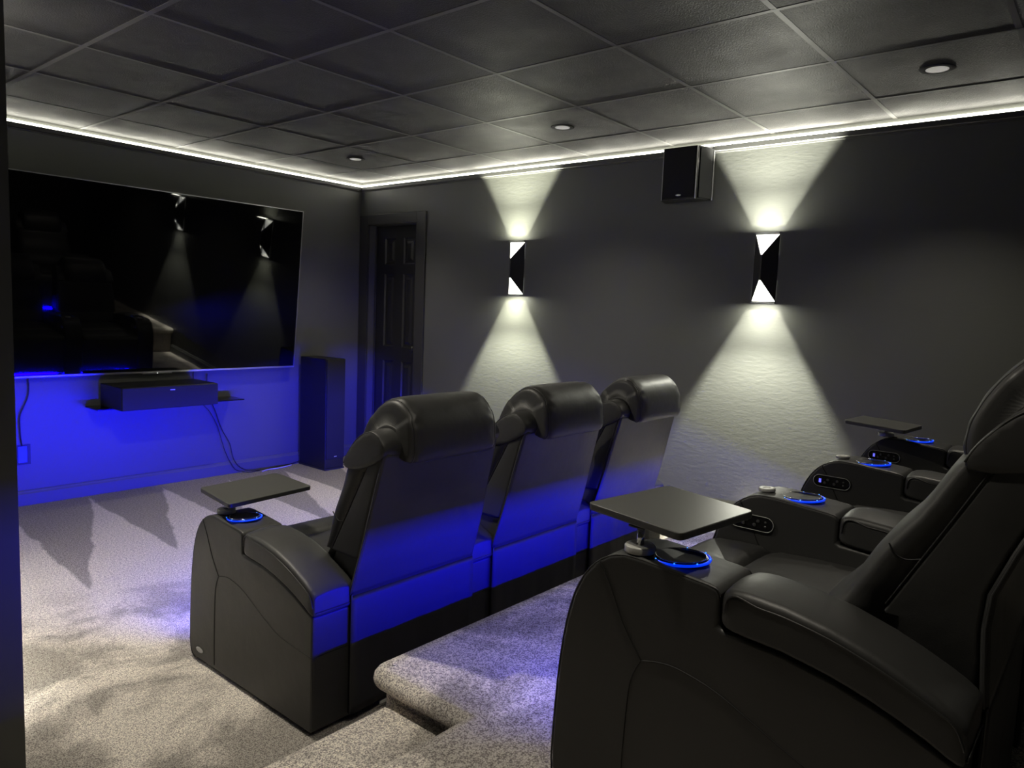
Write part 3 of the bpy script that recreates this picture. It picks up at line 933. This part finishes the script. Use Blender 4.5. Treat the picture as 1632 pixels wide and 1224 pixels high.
# ------------------------------------------------------------------ sconces
SPOT, GLOW, THROW = 16., .45, 3.
def sconce(x, y, z0, z1, face, label, tint=(1, .97, .84)):
    """face = -1: fixed to the right wall, looks towards -X; +1 the left wall"""
    r = empty('wall_sconce', (x, y, (z0 + z1) / 2)); tag(r, label, 'wall light', 'up and down wall lights')
    h = (z1 - z0) / 2; w = .069; d = .078; ax = h - .128
    f = face
    th = .003
    # two folded plates, meeting in a short central crease
    bm = bmesh.new()
    for s in (-1, 1):
        A = [(f * .002, s * w, h - .012), (f * d, s * .005, ax), (f * d, s * .005, -ax), (f * .002, s * w, -h + .012)]
        B = [(f * .002, s * (w - th), h - .012), (f * (d - .004), s * .003, ax), (f * (d - .004), s * .003, -ax), (f * .002, s * (w - th), -h + .012)]
        va = [bm.verts.new(p) for p in A]; vb = [bm.verts.new(p) for p in B]
        bm.faces.new(va); bm.faces.new(vb[::-1])
        for k in range(4): bm.faces.new((va[k], vb[k], vb[(k + 1) % 4], va[(k + 1) % 4]))
    box(bm, min(f * (d - .004), f * d), max(f * (d - .004), f * d), -.005, .005, -ax, ax)
    mesh_obj('shade', bm, M_darkmetal, r, smooth=False)
    bm = bmesh.new()
    for s in (-1, 1):
        zz = sorted((s * (h - .012), s * h))
        box(bm, min(0.001 * f, f * .012), max(0.001 * f, f * .012), -w, w, *zz)
    mesh_parts('frame', bm, M_darkmetal, r, smooth=False)
    bm = bmesh.new(); box(bm, min(f * .001, f * .003), max(f * .001, f * .003), -w + .004, w - .004, -ax, ax); mesh_obj('back_plate', bm, M_darkmetal, r, smooth=False)
    for s in (-1, 1):
        bm = bmesh.new()
        zz = sorted((s * (ax - .0), s * (h - .0125)))
        box(bm, min(f * .001, f * .003), max(f * .001, f * .003), -w + .004, w - .004, *zz)
        mesh_obj('diffuser', bm, M_diff, r, smooth=False)
    bm = bmesh.new(); box(bm, min(f * .004, f * (d - .02)), max(f * .004, f * (d - .035)), -.012, .012, -ax + .012, ax - .012); mesh_obj('lamp_housing', bm, M_darkmetal, r, smooth=False)
    zc = (z0 + z1) / 2
    for s in (-1, 1):
        for (en, perp) in ((SPOT * 8, 6.), (SPOT * 1.3, 14.), (SPOT * .35, 32.)):
            l = bpy.data.lights.new('sconce_spot', 'SPOT'); l.energy = en; l.color = tint; l.spot_size = math.radians(108); l.spot_blend = .75; l.shadow_soft_size = .0025
            o = bpy.data.objects.new('sconce_spot', l); link(o)
            o.location = (x + f * .056, y, zc + s * (ax - .004))
            o.rotation_euler = (PI if s > 0 else 0, math.radians(3.0) * f * (1 if s < 0 else -1) * 1, 0)
            o.scale = (math.tan(math.radians(perp)) / math.tan(math.radians(54)), 1, 1)
        l = bpy.data.lights.new('sconce_throw', 'SPOT'); l.energy = THROW; l.color = tint; l.spot_size = math.radians(92); l.spot_blend = .5; l.shadow_soft_size = .004
        o = bpy.data.objects.new('sconce_throw', l); link(o)
        o.location = (x + f * .056, y, zc + s * (ax + .004))
        o.rotation_euler = Vector((-f * math.sin(math.radians(52)), 0, -s * math.cos(math.radians(52)))).to_track_quat('Z', 'Y').to_euler()
        l = bpy.data.lights.new('sconce_glow', 'AREA'); l.shape = 'RECTANGLE'; l.size = .05; l.size_y = .13; l.energy = GLOW; l.color = tint
        o = bpy.data.objects.new('sconce_glow', l); link(o)
        o.location = (x + f * .078, y, zc + s * (h + .001))
        o.rotation_euler = (PI if s > 0 else 0, 0, 0)
sconce(WX, 3.432, 1.440, 1.830, -1, 'black up and down wall light on the right wall, nearer the door', (1, 1, .80))
sconce(WX, 1.613, 1.432, 1.826, -1, 'black up and down wall light on the right wall, right of the wall speaker', (1, .99, .84))
sconce(LX, 3.432, 1.440, 1.830, 1, 'black up and down wall light on the left wall opposite the door', (1, .96, .84))

# ------------------------------------------------------------------ downlights, plus two added fill lamps on the left
FILL_L, DOWN_R = 21., 8.
for (x, y, lab) in ((3.404, .70, 'recessed ceiling downlight nearest the camera, at the right picture edge'),
                    (3.400, 2.55, 'recessed ceiling downlight in the middle, left above the wall speaker'),
                    (3.385, 4.372, 'small looking recessed ceiling downlight nearest the television wall'),
                    (1.17, .70, 'added unseen fill downlight above the left end of the platform, over the step'),  # added fill lamp out of view, brightens the platform carpet
                    (1.17, 2.55, 'added unseen fill downlight above the left aisle beside the front row')):  # added as well, unseen, to light the aisle carpet
    r = empty('downlight', (x, y, CZ)); tag(r, lab, 'ceiling light', 'recessed ceiling downlights')
    bm = bmesh.new()
    lathe(bm, [(.040, .003), (.040, -.001), (.044, -.0018), (.062, -.0018), (.066, -.0008), (.066, .003)], (0, 0, 0), 40)
    mesh_obj('trim_ring', bm, M_lamptrim, r)
    bm = bmesh.new(); lathe(bm, [(.042, -.0022), (.030, -.0026), (.001, -.0026), (.001, -.0018), (.042, -.0016)], (0, 0, 0), 40)
    mesh_obj('lens', bm, M_lens, r)
    l = bpy.data.lights.new('downlight_lamp', 'SPOT'); l.energy = (FILL_L if y > 1 else 8.) if x < 2 else DOWN_R; l.color = (1, .92, .77); l.spot_size = math.radians(158 if x < 2 and y > 1 else 110); l.spot_blend = .8; l.shadow_soft_size = .035
    o = bpy.data.objects.new('downlight_lamp', l); link(o); o.location = (x, y, CZ - .008)

# ------------------------------------------------------------------ outlet, cables
r = empty('wall_outlet', (1.513, WY, .323)); tag(r, 'black framed wall outlet plate low on the television wall, blue light painted on the inside', 'outlet')
bm = bmesh.new()
box(bm, -.042, .042, -.006, 0, .051, .063); box(bm, -.042, .042, -.006, 0, -.063, -.051); box(bm, -.042, -.024, -.006, 0, -.051, .051); box(bm, .024, .042, -.006, 0, -.051, .051)
mesh_obj('plate', bm, M_blackplastic, r, smooth=False)
bm = bmesh.new(); box(bm, -.023, .023, -.004, -.001, -.05, .05); mesh_obj('socket', bm, M_blue_glow_paint, r, smooth=False)

bm = bmesh.new()
tube(bm, catmull([(2.70, 5.190, .78), (2.702, 5.190, .66), (2.72, 5.18, .585), (2.765, 5.195, .50), (2.80, 5.196, .40), (2.83, 5.196, .33), (2.875, 5.185, .24), (2.90, 5.180, .13), (2.945, 5.175, .055), (3.02, 5.16, .012), (3.15, 5.15, .006), (3.30, 5.17, .006), (3.42, 5.188, .006), (3.5, 5.194, .02)], 8), .0035, 8)
tag(mesh_obj('speaker_cable', bm, M_cable), 'thin black cable hanging from the shelf and running along the baseboard', 'cable')
bm = bmesh.new()
tube(bm, catmull([(2.60, 5.196, .80), (2.60, 5.196, .70), (2.605, 5.196, .62), (2.65, 5.19, .57), (2.72, 5.197, .50), (2.775, 5.197, .40), (2.80, 5.197, .33), (2.83, 5.18, .2), (2.87, 5.18, .11), (2.92, 5.17, .03), (3.0, 5.14, .006), (3.1, 5.13, .006)], 8), .0028, 8)
tag(mesh_obj('power_cable', bm, M_cable), 'second thin black cable behind the centre speaker, ending on the carpet', 'cable')
bm = bmesh.new()
tube(bm, catmull([(1.55, 5.196, .80), (1.552, 5.196, .74), (1.545, 5.196, .68), (1.52, 5.196, .62), (1.50, 5.196, .56), (1.50, 5.196, .45), (1.51, 5.2, .38)], 8), .004, 8)
tag(mesh_obj('power_cable', bm, M_cable), 'short black cable under the left end of the television, down to the outlet', 'cable')
bm = bmesh.new()
tube(bm, catmull([(3.10, 5.10, .004), (3.16, 5.125, .005), (3.24, 5.12, .005), (3.32, 5.13, .005), (3.40, 5.16, .004)], 8), .004, 8)
tag(mesh_obj('white_cable', bm, M_whitecable), 'pale cable lying on the carpet by the baseboard left of the tower speaker', 'cable')

# ------------------------------------------------------------------ camera, world
cam = bpy.data.cameras.new('camera'); co = bpy.data.objects.new('camera', cam); link(co)
yaw, pitch, roll = math.radians(50.09917554), math.radians(-5.87027394), math.radians(2.28195788)
w = Vector((math.sin(yaw) * math.cos(pitch), math.cos(yaw) * math.cos(pitch), math.sin(pitch)))
r_ = Vector((math.cos(yaw), -math.sin(yaw), 0)); u_ = r_.cross(w)
r2 = math.cos(roll) * r_ + math.sin(roll) * u_; u2 = -math.sin(roll) * r_ + math.cos(roll) * u_
Mc = Matrix((r2, u2, -w)).transposed().to_4x4(); Mc.translation = Vector((0, 0, 1.349))
co.matrix_world = Mc
cam.sensor_width = 36; cam.lens = 1173.9 / 1632 * 36; cam.clip_start = .01
scene.camera = co
wd = bpy.data.worlds.new('world'); scene.world = wd; wd.use_nodes = True
wd.node_tree.nodes['Background'].inputs['Color'].default_value = (1, .98, .92, 1)
wd.node_tree.nodes['Background'].inputs['Strength'].default_value = .01
scene.view_settings.view_transform = 'Standard'; scene.view_settings.look = 'None'
scene.view_settings.gamma = 1; scene.view_settings.exposure = 2.4
